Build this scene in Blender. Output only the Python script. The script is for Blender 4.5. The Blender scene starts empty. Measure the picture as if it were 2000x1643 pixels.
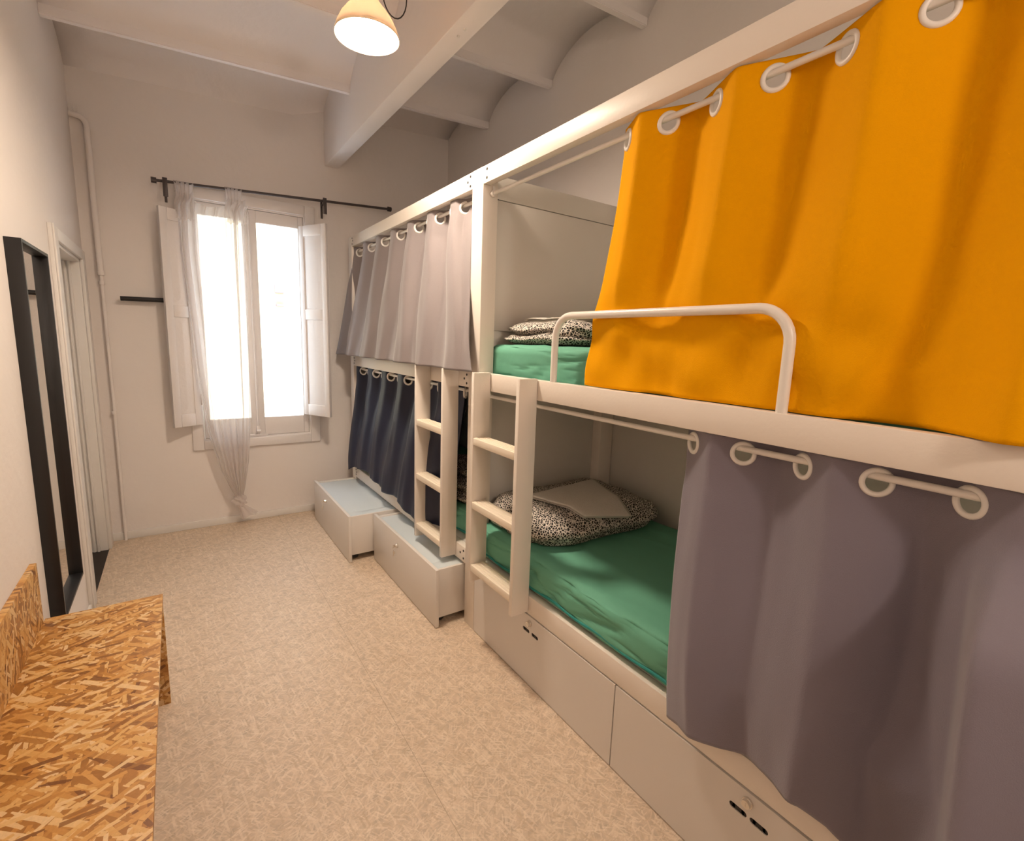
import bpy, bmesh, math, random
from mathutils import Vector, Matrix, noise
random.seed(7)
S = bpy.context.scene
COL = S.collection
PI = math.pi

# ------------------------------------------------------------------ camera
def make_camera(yaw, pitch, roll, f, z):
    F = Vector((math.sin(yaw)*math.cos(pitch), math.cos(yaw)*math.cos(pitch), math.sin(pitch)))
    R = Vector((math.cos(yaw), -math.sin(yaw), 0))
    U = R.cross(F)
    R2 = R*math.cos(roll)+U*math.sin(roll)
    U2 = -R*math.sin(roll)+U*math.cos(roll)
    cd = bpy.data.cameras.new('camera')
    cd.sensor_fit = 'HORIZONTAL'; cd.sensor_width = 36
    cd.lens = 36*f/2000; cd.clip_start = .02
    c = bpy.data.objects.new('camera', cd); COL.objects.link(c)
    m = Matrix((R2, U2, -F)).transposed().to_4x4()
    m.translation = Vector((0, 0, z))
    c.matrix_world = m
    S.camera = c
make_camera(.6046, -.1584, .0342, 952.2, 1.5)

# ------------------------------------------------------------------ light and exposure
S.view_settings.view_transform = 'Standard'
S.view_settings.look = 'None'
S.view_settings.gamma = 1
S.view_settings.use_curve_mapping = False
S.view_settings.exposure = 1.06
W = bpy.data.worlds.new('World'); S.world = W; W.use_nodes = True
bg = W.node_tree.nodes['Background']
bg.inputs[0].default_value = (.80, .90, 1.0, 1); bg.inputs[1].default_value = 3.2
sd = bpy.data.lights.new('sun', 'SUN'); sd.energy = 3.6; sd.angle = .01; sd.color = (1, .96, .86)
so = bpy.data.objects.new('sun', sd); COL.objects.link(so)
so.rotation_euler = Vector((.25, .8, -.55)).to_track_quat('-Z', 'Y').to_euler()
LAMP_E = 125.0
FILL_E = 54.0  # strength of the added fill globe

# ------------------------------------------------------------------ room numbers
XL, XR, YW, YB = -.461, 2.173, 4.3225, -1.9
XB, RAIL = 1.203, .040
YM0, YM1 = 2.035, 2.135
YF = 4.139

# ------------------------------------------------------------------ material helpers
def mat(name, col, rough=.6, metal=0, spec=.5, bump=None, bscale=60, noise_amt=0, nscale=3, sheen=0, weave=0):
    m = bpy.data.materials.new(name); m.use_nodes = True
    nt = m.node_tree; N = nt.nodes; L = nt.links
    b = N['Principled BSDF']
    b.inputs['Base Color'].default_value = (*col, 1)
    b.inputs['Roughness'].default_value = rough
    b.inputs['Metallic'].default_value = metal
    b.inputs['Specular IOR Level'].default_value = spec
    if sheen:
        b.inputs['Sheen Weight'].default_value = sheen
        b.inputs['Sheen Roughness'].default_value = .5
    tc = N.new('ShaderNodeTexCoord')
    if noise_amt:
        n = N.new('ShaderNodeTexNoise'); n.inputs['Scale'].default_value = nscale; n.inputs['Detail'].default_value = 4
        L.new(tc.outputs['Object'], n.inputs['Vector'])
        mr = N.new('ShaderNodeMapRange'); mr.inputs['To Min'].default_value = 1-noise_amt; mr.inputs['To Max'].default_value = 1+noise_amt*.5
        L.new(n.outputs['Fac'], mr.inputs['Value'])
        mx = N.new('ShaderNodeVectorMath'); mx.operation = 'SCALE'
        mx.inputs[0].default_value = col
        L.new(mr.outputs['Result'], mx.inputs['Scale'])
        L.new(mx.outputs['Vector'], b.inputs['Base Color'])
    if bump:
        n = N.new('ShaderNodeTexNoise'); n.inputs['Scale'].default_value = bscale; n.inputs['Detail'].default_value = 5
        L.new(tc.outputs['Object'], n.inputs['Vector'])
        bp = N.new('ShaderNodeBump'); bp.inputs['Strength'].default_value = bump; bp.inputs['Distance'].default_value = .01
        L.new(n.outputs['Fac'], bp.inputs['Height']); L.new(bp.outputs['Normal'], b.inputs['Normal'])
    return m

def math_node(nt, op, a, b=None, clamp=False):
    n = nt.nodes.new('ShaderNodeMath'); n.operation = op; n.use_clamp = clamp
    for i, v in enumerate((a, b)):
        if v is None: continue
        if isinstance(v, (int, float)): n.inputs[i].default_value = v
        else: nt.links.new(v, n.inputs[i])
    return n.outputs[0]

def flake_mat(name, base, palette, layers, lx, ly, cover, seam=None, rough=.5, bump=.3, strength=1.0):
    """pressed strand board: several layers of long flat chips, each turned another way"""
    m = bpy.data.materials.new(name); m.use_nodes = True
    nt = m.node_tree; N = nt.nodes; L = nt.links
    b = N['Principled BSDF']; b.inputs['Roughness'].default_value = rough
    tc = N.new('ShaderNodeTexCoord')
    # wobble so that the chips have ragged outlines
    nz = N.new('ShaderNodeTexNoise'); nz.inputs['Scale'].default_value = lx*1.4; nz.inputs['Detail'].default_value = 3
    L.new(tc.outputs['Object'], nz.inputs['Vector'])
    wob = N.new('ShaderNodeVectorMath'); wob.operation = 'MULTIPLY_ADD'
    L.new(nz.outputs['Color'], wob.inputs[0]); wob.inputs[1].default_value = (.35/ly*1.0,)*3
    L.new(tc.outputs['Object'], wob.inputs[2])
    n0 = N.new('ShaderNodeTexNoise'); n0.inputs['Scale'].default_value = lx*1.5; n0.inputs['Detail'].default_value = 6
    L.new(tc.outputs['Object'], n0.inputs['Vector'])
    r0 = N.new('ShaderNodeValToRGB')
    r0.color_ramp.elements[0].color = (*[c*.72 for c in base], 1); r0.color_ramp.elements[0].position = .3
    r0.color_ramp.elements[1].color = (*base, 1); r0.color_ramp.elements[1].position = .7
    L.new(n0.outputs['Fac'], r0.inputs['Fac'])
    cur = r0.outputs['Color']; hgt = None
    rnd = random.Random(len(name)); angs = [PI*k/layers+rnd.uniform(-.2, .2) for k in range(layers)]; rnd.shuffle(angs)
    for k in range(layers):
        mp = N.new('ShaderNodeMapping'); mp.vector_type = 'POINT'
        mp.inputs['Rotation'].default_value = (0, 0, angs[k])
        mp.inputs['Location'].default_value = (rnd.random()*5, rnd.random()*5, 0)
        L.new(wob.outputs[0], mp.inputs['Vector'])
        sc = N.new('ShaderNodeVectorMath'); sc.operation = 'MULTIPLY'
        f = rnd.uniform(.75, 1.35)
        sc.inputs[1].default_value = (lx*f, ly*f, lx*f)
        L.new(mp.outputs[0], sc.inputs[0])
        v = N.new('ShaderNodeTexVoronoi'); v.feature = 'F1'; v.distance = 'CHEBYCHEV'; v.inputs['Scale'].default_value = 1
        L.new(sc.outputs[0], v.inputs['Vector'])
        sp = N.new('ShaderNodeSeparateColor'); L.new(v.outputs['Color'], sp.inputs[0])
        ramp = N.new('ShaderNodeValToRGB'); ramp.color_ramp.interpolation = 'LINEAR'
        els = ramp.color_ramp.elements
        els[0].color = (*palette[0], 1); els[0].position = 0
        els[1].color = (*palette[-1], 1); els[1].position = 1
        for i, c in enumerate(palette[1:-1]):
            e = els.new((i+1)/(len(palette)-1)); e.color = (*c, 1)
        L.new(sp.outputs[0], ramp.inputs['Fac'])
        inside = math_node(nt, 'LESS_THAN', v.outputs['Distance'], .40)
        pick = math_node(nt, 'LESS_THAN', sp.outputs[1], cover)
        msk = math_node(nt, 'MULTIPLY', inside, pick)
        msk = math_node(nt, 'MULTIPLY', msk, strength)
        mx = N.new('ShaderNodeMix'); mx.data_type = 'RGBA'
        L.new(msk, mx.inputs['Factor']); L.new(cur, mx.inputs['A']); L.new(ramp.outputs['Color'], mx.inputs['B'])
        cur = mx.outputs['Result']
        h = math_node(nt, 'MULTIPLY', msk, sp.outputs[2])
        hgt = h if hgt is None else math_node(nt, 'MAXIMUM', hgt, h)
    # fine grain
    n1 = N.new('ShaderNodeTexNoise'); n1.inputs['Scale'].default_value = ly*4; n1.inputs['Detail'].default_value = 3
    L.new(tc.outputs['Object'], n1.inputs['Vector'])
    mr = N.new('ShaderNodeMapRange'); mr.inputs['To Min'].default_value = .86; mr.inputs['To Max'].default_value = 1.12
    L.new(n1.outputs['Fac'], mr.inputs['Value'])
    vs = N.new('ShaderNodeVectorMath'); vs.operation = 'SCALE'
    L.new(cur, vs.inputs[0]); L.new(mr.outputs[0], vs.inputs['Scale'])
    out = vs.outputs[0]
    if seam:
        sx, sy, ox, oy = seam
        sep = N.new('ShaderNodeSeparateXYZ'); L.new(tc.outputs['Object'], sep.inputs[0])
        ds = []
        for comp, s_, o_ in ((0, sx, ox), (1, sy, oy)):
            a = math_node(nt, 'SUBTRACT', sep.outputs[comp], o_-50*s_)
            a = math_node(nt, 'MODULO', a, s_)
            a = math_node(nt, 'LESS_THAN', a, .0028)
            ds.append(a)
        sm = math_node(nt, 'MAXIMUM', ds[0], ds[1])
        sm = math_node(nt, 'MULTIPLY', sm, .42)
        mx = N.new('ShaderNodeMix'); mx.data_type = 'RGBA'
        L.new(sm, mx.inputs['Factor']); L.new(out, mx.inputs['A']); mx.inputs['B'].default_value = (.25, .17, .10, 1)
        out = mx.outputs['Result']
    L.new(out, b.inputs['Base Color'])
    bp = N.new('ShaderNodeBump'); bp.inputs['Strength'].default_value = bump; bp.inputs['Distance'].default_value = .002
    L.new(hgt, bp.inputs['Height']); L.new(bp.outputs['Normal'], b.inputs['Normal'])
    return m

M = {}
M['wall'] = mat('painted_plaster', (.84, .785, .745), .85, spec=.2, bump=.25, bscale=22, noise_amt=.03, nscale=2)
M['ceiling'] = mat('ceiling_plaster', (.88, .83, .81), .85, spec=.2, bump=.35, bscale=14, noise_amt=.04, nscale=2)
M['trim'] = mat('painted_trim', (.80, .77, .73), .45, bump=.08, bscale=30)
M['oldtrim'] = mat('painted_window_wood', (.82, .78, .76), .5, bump=.15, bscale=40)
M['bed'] = mat('white_bed_paint', (.84, .765, .68), .42, bump=.06, bscale=80)
M['panel'] = mat('white_bed_board', (.74, .70, .64), .5)
M['rung'] = mat('cream_tread', (.86, .76, .62), .5)
M['drawer'] = mat('drawer_laminate', (.73, .685, .635), .4)
M['lid'] = mat('cool_lit_lid_laminate', (.62, .68, .70), .28)  # cool window light is tinted into the lid colour
M['tube'] = mat('white_enamel_tube', (.84, .79, .73), .3)
M['ring'] = mat('white_plastic_ring', (.84, .80, .75), .3)
M['black'] = mat('black_metal', (.012, .011, .012), .4)
M['rod'] = mat('dark_metal', (.07, .055, .055), .4, metal=.3)
M['chrome'] = mat('chrome', (.75, .72, .68), .22, metal=1)
M['hole'] = mat('dark_bolt', (.02, .015, .012), .6)
M['dark'] = mat('gap_shade_and_threshold', (.03, .022, .016), .8)  # near-black: painted shade in the door gap, also the threshold
M['yellow'] = mat('mustard_fabric', (.86, .375, .0), .85, spec=.08, bump=.15, bscale=500)
M['greyfab'] = mat('grey_mauve_fabric', (.205, .178, .215), .7, spec=.3, bump=.2, bscale=500, sheen=.35)
M['greyfab2'] = mat('grey_taupe_fabric', (.25, .215, .215), .7, spec=.3, bump=.15, bscale=400, sheen=.3)
M['navy'] = mat('navy_satin', (.018, .023, .050), .48, spec=.4, bump=.08, bscale=400)
M['green'] = mat('teal_sheet', (.15, .42, .29), .7, spec=.25, bump=.25, bscale=9, noise_amt=.08, nscale=5)
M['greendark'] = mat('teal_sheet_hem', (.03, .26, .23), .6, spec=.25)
M['towel'] = mat('white_towel', (.74, .69, .62), .9, spec=.1, bump=.5, bscale=260)
M['floor'] = flake_mat('strand_vinyl_floor', (.68, .53, .39), [(.50, .365, .24), (.69, .535, .385), (.77, .62, .47), (.83, .69, .54)], 6, 22, 165, .5, seam=(1.22, 2.44, .628, 2.44), rough=.42, bump=.12, strength=.5)
M['osb'] = flake_mat('strand_board', (.46, .20, .04), [(.17, .055, .01), (.52, .24, .05), (.64, .33, .09), (.72, .44, .16), (.80, .58, .32)], 10, 11, 62, .36, rough=.45, bump=.3, strength=.9)
M['shade'] = mat('translucent_tan_shade', (.62, .49, .33), .5)
def _tl():
    nt = M['shade'].node_tree; o = nt.nodes['Material Output']
    t = nt.nodes.new('ShaderNodeBsdfTranslucent'); t.inputs[0].default_value = (1, .86, .72, 1)
    m = nt.nodes.new('ShaderNodeMixShader'); m.inputs[0].default_value = .10
    nt.links.new(nt.nodes['Principled BSDF'].outputs[0], m.inputs[1]); nt.links.new(t.outputs[0], m.inputs[2]); nt.links.new(m.outputs[0], o.inputs[0])
_tl()

def emission(name, col, s):
    m = bpy.data.materials.new(name); m.use_nodes = True
    nt = m.node_tree; nt.nodes.clear()
    e = nt.nodes.new('ShaderNodeEmission'); e.inputs[0].default_value = (*col, 1); e.inputs[1].default_value = s
    o = nt.nodes.new('ShaderNodeOutputMaterial'); nt.links.new(e.outputs[0], o.inputs[0])
    return m
M['bulb'] = emission('lit_bulb', (1, .82, .65), LAMP_E)
M['fill_glow'] = emission('fill_glow_rear', (1, .84, .70), FILL_E)  # glow of the added fill globe behind the camera

def glass_mat():
    m = bpy.data.materials.new('window_glass'); m.use_nodes = True
    nt = m.node_tree; nt.nodes.clear()
    t = nt.nodes.new('ShaderNodeBsdfTransparent'); g = nt.nodes.new('ShaderNodeBsdfGlossy'); g.inputs['Roughness'].default_value = .02
    mx = nt.nodes.new('ShaderNodeMixShader'); mx.inputs[0].default_value = .06
    o = nt.nodes.new('ShaderNodeOutputMaterial')
    nt.links.new(t.outputs[0], mx.inputs[1]); nt.links.new(g.outputs[0], mx.inputs[2]); nt.links.new(mx.outputs[0], o.inputs[0])
    return m
M['glass'] = glass_mat()
M['mirror'] = mat('mirror_silver', (.88, .88, .86), .015, metal=1)

def duvet_mat():
    m = bpy.data.materials.new('maze_print_cotton'); m.use_nodes = True
    nt = m.node_tree; N = nt.nodes; L = nt.links
    b = N['Principled BSDF']; b.inputs['Roughness'].default_value = .85; b.inputs['Specular IOR Level'].default_value = .2
    tc = N.new('ShaderNodeTexCoord')
    v = N.new('ShaderNodeTexVoronoi'); v.feature = 'DISTANCE_TO_EDGE'; v.inputs['Scale'].default_value = 84
    L.new(tc.outputs['Object'], v.inputs['Vector'])
    r = N.new('ShaderNodeValToRGB'); e = r.color_ramp.elements
    e[0].position = .085; e[0].color = (.74, .68, .60, 1); e[1].position = .125; e[1].color = (.035, .032, .03, 1)
    L.new(v.outputs['Distance'], r.inputs['Fac']); L.new(r.outputs['Color'], b.inputs['Base Color'])
    return m
M['duvet'] = duvet_mat()

def sheer_mat():
    """thin voile with a dark printed twig pattern; UV: x across, y down, metres"""
    m = bpy.data.materials.new('printed_voile'); m.use_nodes = True
    nt = m.node_tree; N = nt.nodes; L = nt.links; N.clear()
    uv = N.new('ShaderNodeUVMap'); uv.uv_map = 'UVMap'
    nz = N.new('ShaderNodeTexNoise'); nz.inputs['Scale'].default_value = 14; L.new(uv.outputs[0], nz.inputs['Vector'])
    wob = N.new('ShaderNodeVectorMath'); wob.operation = 'MULTIPLY_ADD'
    L.new(nz.outputs['Color'], wob.inputs[0]); wob.inputs[1].default_value = (.05, .05, 0); L.new(uv.outputs[0], wob.inputs[2])
    sc = N.new('ShaderNodeVectorMath'); sc.operation = 'MULTIPLY'; sc.inputs[1].default_value = (9, 6, 1)
    L.new(wob.outputs[0], sc.inputs[0])
    v = N.new('ShaderNodeTexVoronoi'); v.feature = 'DISTANCE_TO_EDGE'; v.voronoi_dimensions = '2D'; v.inputs['Scale'].default_value = 1
    L.new(sc.outputs[0], v.inputs['Vector'])
    line = math_node(nt, 'LESS_THAN', v.outputs['Distance'], .045)
    n2 = N.new('ShaderNodeTexNoise'); n2.inputs['Scale'].default_value = 9; L.new(uv.outputs[0], n2.inputs['Vector'])
    keep = math_node(nt, 'GREATER_THAN', n2.outputs['Fac'], .44)
    line = math_node(nt, 'MULTIPLY', line, keep)
    d = N.new('ShaderNodeTexVoronoi'); d.voronoi_dimensions = '2D'; d.inputs['Scale'].default_value = 42
    L.new(wob.outputs[0], d.inputs['Vector'])
    dot = math_node(nt, 'LESS_THAN', d.outputs['Distance'], .34)
    near = math_node(nt, 'LESS_THAN', v.outputs['Distance'], .13)
    dot = math_node(nt, 'MULTIPLY', dot, near); dot = math_node(nt, 'MULTIPLY', dot, keep)
    pat = math_node(nt, 'MAXIMUM', line, dot)
    dif = N.new('ShaderNodeBsdfDiffuse'); tr = N.new('ShaderNodeBsdfTranslucent'); tp = N.new('ShaderNodeBsdfTransparent')
    for s in (dif, tr):
        mx = N.new('ShaderNodeMix'); mx.data_type = 'RGBA'
        L.new(pat, mx.inputs['Factor']); mx.inputs['A'].default_value = (.84, .78, .75, 1); mx.inputs['B'].default_value = (.045, .03, .03, 1)
        L.new(mx.outputs['Result'], s.inputs[0])
    a = N.new('ShaderNodeMixShader'); a.inputs[0].default_value = .45
    L.new(dif.outputs[0], a.inputs[1]); L.new(tr.outputs[0], a.inputs[2])
    fac = math_node(nt, 'MULTIPLY', pat, .38)
    fac = math_node(nt, 'ADD', fac, .58)
    c = N.new('ShaderNodeMixShader'); L.new(fac, c.inputs[0]); L.new(tp.outputs[0], c.inputs[1]); L.new(a.outputs[0], c.inputs[2])
    o = N.new('ShaderNodeOutputMaterial'); L.new(c.outputs[0], o.inputs[0])
    return m
M['sheer'] = sheer_mat()

# ------------------------------------------------------------------ mesh helpers
class MB:
    def __init__(s): s.bm = bmesh.new()
    def box(s, x0, x1, y0, y1, z0, z1, bev=0, seg=2):
        t = bmesh.new()
        bmesh.ops.create_cube(t, size=1)
        bmesh.ops.scale(t, vec=(x1-x0, y1-y0, z1-z0), verts=t.verts)
        bmesh.ops.translate(t, vec=((x0+x1)/2, (y0+y1)/2, (z0+z1)/2), verts=t.verts)
        if bev: bmesh.ops.bevel(t, geom=list(t.edges), offset=bev, segments=seg, affect='EDGES', profile=.5)
        s.merge(t); return s
    def merge(s, t, mtx=None):
        if mtx is not None: bmesh.ops.transform(t, matrix=mtx, verts=t.verts)
        me = bpy.data.meshes.new('tmp'); t.to_mesh(me); t.free()
        s.bm.from_mesh(me); bpy.data.meshes.remove(me)
    def cyl(s, p0, p1, r, r2=None, seg=20, cap=True):
        p0, p1 = Vector(p0), Vector(p1); d = p1-p0
        t = bmesh.new()
        bmesh.ops.create_cone(t, cap_ends=cap, segments=seg, radius1=r, radius2=r if r2 is None else r2, depth=d.length)
        s.merge(t, Matrix.Translation((p0+p1)/2) @ d.to_track_quat('Z', 'Y').to_matrix().to_4x4())
        return s
    def tube(s, pts, r, seg=14):
        pts = [Vector(p) for p in pts]; t = bmesh.new(); rings = []
        up = None
        for i, p in enumerate(pts):
            d = (pts[min(i+1, len(pts)-1)]-pts[max(i-1, 0)]).normalized()
            if up is None:
                up = Vector((0, 0, 1)) if abs(d.z) < .9 else Vector((1, 0, 0))
            a = d.cross(up).normalized(); up = a.cross(d).normalized()
            rings.append([t.verts.new(p+(a*math.cos(2*PI*k/seg)+up*math.sin(2*PI*k/seg))*r) for k in range(seg)])
        for i in range(len(rings)-1):
            for k in range(seg):
                t.faces.new((rings[i][k], rings[i][(k+1) % seg], rings[i+1][(k+1) % seg], rings[i+1][k]))
        t.faces.new(rings[0][::-1]); t.faces.new(rings[-1])
        s.merge(t); return s
    def lathe(s, prof, c=(0, 0, 0), seg=40):
        t = bmesh.new(); rings = []
        for r, z in prof:
            rings.append([t.verts.new((c[0]+r*math.cos(2*PI*k/seg), c[1]+r*math.sin(2*PI*k/seg), c[2]+z)) for k in range(seg)])
        for i in range(len(rings)-1):
            for k in range(seg):
                t.faces.new((rings[i][k], rings[i][(k+1) % seg], rings[i+1][(k+1) % seg], rings[i+1][k]))
        s.merge(t); return s
    def grid(s, fn, nu, nv, uvf=None):
        t = s.bm
        vs = [[t.verts.new(fn(i/nu, j/nv)) for j in range(nv+1)] for i in range(nu+1)]
        lay = t.loops.layers.uv.verify() if uvf else None
        for i in range(nu):
            for j in range(nv):
                f = t.faces.new((vs[i][j], vs[i+1][j], vs[i+1][j+1], vs[i][j+1]))
                if uvf:
                    for lp, (a, b) in zip(f.loops, ((i, j), (i+1, j), (i+1, j+1), (i, j+1))):
                        lp[lay].uv = uvf(a/nu, b/nv)
        return s
    def build(s, name, m, parent=None, smooth=None, loc=None):
        bmesh.ops.recalc_face_normals(s.bm, faces=s.bm.faces)
        me = bpy.data.meshes.new(name); s.bm.to_mesh(me); s.bm.free()
        me.materials.append(M[m] if isinstance(m, str) else m)
        if smooth is None:
            for p in me.polygons: p.use_smooth = True
            try: me.set_sharp_from_angle(angle=math.radians(35))
            except Exception: pass
        elif smooth:
            for p in me.polygons: p.use_smooth = True
        o = bpy.data.objects.new(name, me); COL.objects.link(o)
        if parent is not None:
            o.parent = parent
            if parent.type == 'EMPTY' or True:
                wl = world_loc(parent)
                o.matrix_parent_inverse = Matrix.Translation(-wl)
        return o

def world_loc(o):
    # parents are only ever translated (rotated things are built in local space)
    v = o.location.copy()
    p = o.parent
    if p is not None and o.type == 'MESH': return world_loc(p)*0 + (v if not p else v)
    return v

def tag(o, label, cat, group=None, kind=None):
    o['label'] = label; o['category'] = cat
    if group: o['group'] = group
    if kind: o['kind'] = kind
    return o
def thing(name, loc, label, cat, group=None):
    o = bpy.data.objects.new(name, None); COL.objects.link(o)
    o.location = loc; o.empty_display_size = .1
    return tag(o, label, cat, group)
def struct(o):
    o['kind'] = 'structure'; return o
def sempty(name, loc):
    o = bpy.data.objects.new(name, None); COL.objects.link(o); o.location = loc
    return struct(o)
def box(name, m, parent, *a, bev=.0015):
    return MB().box(*a, bev=bev).build(name, m, parent)
def solidify(o, t=.0018, off=0):
    md = o.modifiers.new('thickness', 'SOLIDIFY'); md.thickness = t; md.offset = off
    return o

# ------------------------------------------------------------------ room shell
struct(MB().box(XL-.6, XR+.15, YB-.15, YW+.2, -.08, 0).build('floor', 'floor'))
struct(MB().box(XR, XR+.12, YB-.12, YW+.2, 0, 3.6).build('wall_right', 'wall'))
struct(MB().box(XL-.7, XR, YB-.12, YB, 0, 3.6).build('wall_back', 'wall'))
DY0, DY1, DZ = 3.361, 4.163, 1.925
wl = MB()
wl.box(XL-.16, XL, YB, DY0, 0, 3.6); wl.box(XL-.16, XL, DY1, YW+.2, 0, 3.6); wl.box(XL-.16, XL, DY0, DY1, DZ, 3.6)
struct(wl.build('wall_left', 'wall'))
WX0, WX1, WZ0, WZ1 = .128, .922, .672, 2.445
wf = MB()
wf.box(XL, WX0, YW, YW+.2, 0, 3.6); wf.box(WX1, XR, YW, YW+.2, 0, 3.6)
wf.box(WX0, WX1, YW, YW+.2, 0, WZ0); wf.box(WX0, WX1, YW, YW+.2, WZ1, 3.6)
struct(wf.build('wall_front', 'wall'))
bb = MB().box(XL, XR, YW-.014, YW, 0, .056, bev=.003)
struct(bb.build('baseboard_front', 'trim'))
bb = MB().box(XL, XL+.014, YB, 3.21, 0, .056, bev=.003); bb.box(XL, XL+.014, 4.262, YW-.014, 0, .056, bev=.003)
struct(bb.build('baseboard_left', 'trim'))
bb = MB().box(XR-.014, XR, YB, YW-.014, 0, .056, bev=.003)
struct(bb.build('baseboard_right', 'trim'))

# vaulted ceiling: shallow masonry arches springing between joists that run across the room
JY = [YW+.45, 3.625, 2.825, 2.025, 1.225, .425, -.375, -1.175, -1.975]
def zj(x): return 3.04+.0525*(x-XL)
def vault(x, y):
    for a, b in zip(JY, JY[1:]):
        if b <= y <= a:
            if a > YW:      # the last bay springs from the end wall
                a = YW+.10
            t = (a-y)/(a-b); t = min(max(t, 0), 1)
            base = zj(x)+.010
            if a > YW: base = zj(x)+.018-.10*(1-t)**2*(1 if x < 1.07 else .1)
            return base+.19*math.sqrt(max(0, 1-(2*t-1)**2))**1.25
    return zj(x)+.02
cm = MB()
cm.grid(lambda u, v: (XL-.02+u*(XR-XL+.04), (YW+.05)+v*(YB-.02-YW-.05), vault(XL+u*(XR-XL), (YW+.05)+v*(YB-YW-.05))), 12, 700)
ceil = struct(solidify(cm.build('ceiling', 'ceiling', smooth=True), .03, 1))
for k, y in enumerate(JY[1:-1]):
    j = MB()
    t = bmesh.new(); bmesh.ops.create_cube(t, size=1)
    for v in t.verts:
        v.co = ((XL if v.co.x < 0 else XR), y+(.019 if v.co.y > 0 else -.019), zj(XL if v.co.x < 0 else XR)+(.06 if v.co.z > 0 else 0))
    bmesh.ops.bevel(t, geom=list(t.edges), offset=.004, segments=2, affect='EDGES')
    j.merge(t); j.build('joist', 'ceiling', ceil)
bm_ = MB().box(1.078, 1.187, YB, YW, 2.845, 3.4, bev=.007)
for y0 in (2.2,): pass
bm_.build('beam', 'ceiling', ceil)
for yy in (2.16, 2.10):
    MB().cyl((1.13, yy, 2.8445), (1.13, yy, 2.838), .006).build('screw', 'trim', ceil)

# ------------------------------------------------------------------ door on the left
dr = sempty('door_1', (XL, (DY0+DY1)/2, 0))
c_ = MB()
c_.box(XL, XL+.018, 3.217, DY0, 0, 1.985, bev=.003)
c_.box(XL, XL+.018, DY1, 4.262, 0, 1.985, bev=.003)
c_.box(XL, XL+.0175, DY0, DY1, DZ, 1.985, bev=.003)
c_.box(XL+.018, XL+.026, 3.217, 3.235, 0, 1.985, bev=.002)
c_.build('casing', 'trim', dr)
c_ = MB()
c_.box(XL-.16, XL, DY1-.018, DY1, 0, DZ, bev=.002); c_.box(XL-.16, XL, DY0, DY0+.018, 0, DZ, bev=.002)
c_.box(XL-.16, XL, DY0, DY1, DZ-.018, DZ, bev=.002)
c_.box(XL-.055, XL-.043, DY1-.03, DY1-.018, 0, DZ-.018, bev=.001); c_.box(XL-.078, XL-.066, DY1-.026, DY1-.018, 0, DZ-.018, bev=.001)
c_.build('jamb', 'trim', dr)
lf = MB().box(XL-.15, XL-.112, DY0+.02, DY1-.034, .008, DZ-.022, bev=.002)
leaf = lf.build('door_leaf', 'trim', dr)
for z0, z1 in ((.12, .78), (.9, 1.62), (1.7, 1.86)):
    box('door_panel', 'panel', leaf, XL-.1125, XL-.106, DY0+.12, DY1-.13, z0, z1, bev=.004)
box('gap_shade_strip', 'dark', leaf, XL-.118, XL-.113, DY1-.0345, DY1-.019, .01, DZ-.022, bev=0)  # solid dark strip, painted shade between leaf and jamb
for z in (.25, 1.0, 1.70):
    MB().cyl((XL-.108, DY1-.03, z-.035), (XL-.108, DY1-.03, z+.035), .007).build('hinge', 'trim', leaf)
box('threshold', 'dark', dr, XL-.16, XL+.002, DY0, DY1, -.001, .004, bev=0)

# ------------------------------------------------------------------ window
wn = sempty('window_1', ((WX0+WX1)/2, YW, WZ0))
f = MB()
f.box(.068, WX0+.012, YW-.022, YW, .612, 2.512, bev=.006); f.box(WX1-.012, .985, YW-.022, YW, .612, 2.512, bev=.006)
f.box(WX0+.012, WX1-.012, YW-.0215, YW, .612, WZ0+.01, bev=.006); f.box(WX0+.012, WX1-.012, YW-.0215, YW, WZ1-.01, 2.512, bev=.006)
f.build('window_frame', 'oldtrim', wn)
f = MB()
f.box(WX0, WX0+.02, YW+.0, YW+.15, WZ0, WZ1); f.box(WX1-.02, WX1, YW, YW+.15, WZ0, WZ1)
f.box(WX0+.02, WX1-.02, YW, YW+.15, WZ0, WZ0+.02); f.box(WX0+.02, WX1-.02, YW, YW+.15, WZ1-.02, WZ1)
f.build('reveal', 'oldtrim', wn)
def sash(x0, x1, gx0, gx1):
    s = MB(); y0, y1 = YW+.012, YW+.052
    gz0, gz1 = .838, 2.335
    s.box(x0, gx0, y0, y1, WZ0+.022, WZ1-.022, bev=.004); s.box(gx1, x1, y0, y1, WZ0+.022, WZ1-.022, bev=.004)
    s.box(gx0, gx1, y0, y1, WZ0+.022, gz0, bev=.004); s.box(gx0, gx1, y0, y1, gz1, WZ1-.022, bev=.004)
    o = s.build('window_sash', 'oldtrim', wn)
    box('glass_pane', 'glass', o, gx0-.004, gx1+.004, YW+.03, YW+.034, gz0-.004, gz1+.004, bev=0)
    return o
sl = sash(WX0+.022, .512, .19, .468)
sr = sash(.514, WX1-.022, .566, .862)
b_ = MB().cyl((.513, YW+.004, .70), (.513, YW+.004, 2.40), .007); b_.box(.499, .527, YW-.004, YW+.012, .715, .775, bev=.004)
b_.cyl((.513, YW-.004, .735), (.513, YW-.03, .735), .006); b_.cyl((.50, YW-.03, .735), (.527, YW-.03, .735), .010)
b_.box(.45, .58, YW-.006, YW+.014, .688, .704, bev=.003)
b_.build('espagnolette', 'oldtrim', wn)

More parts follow.
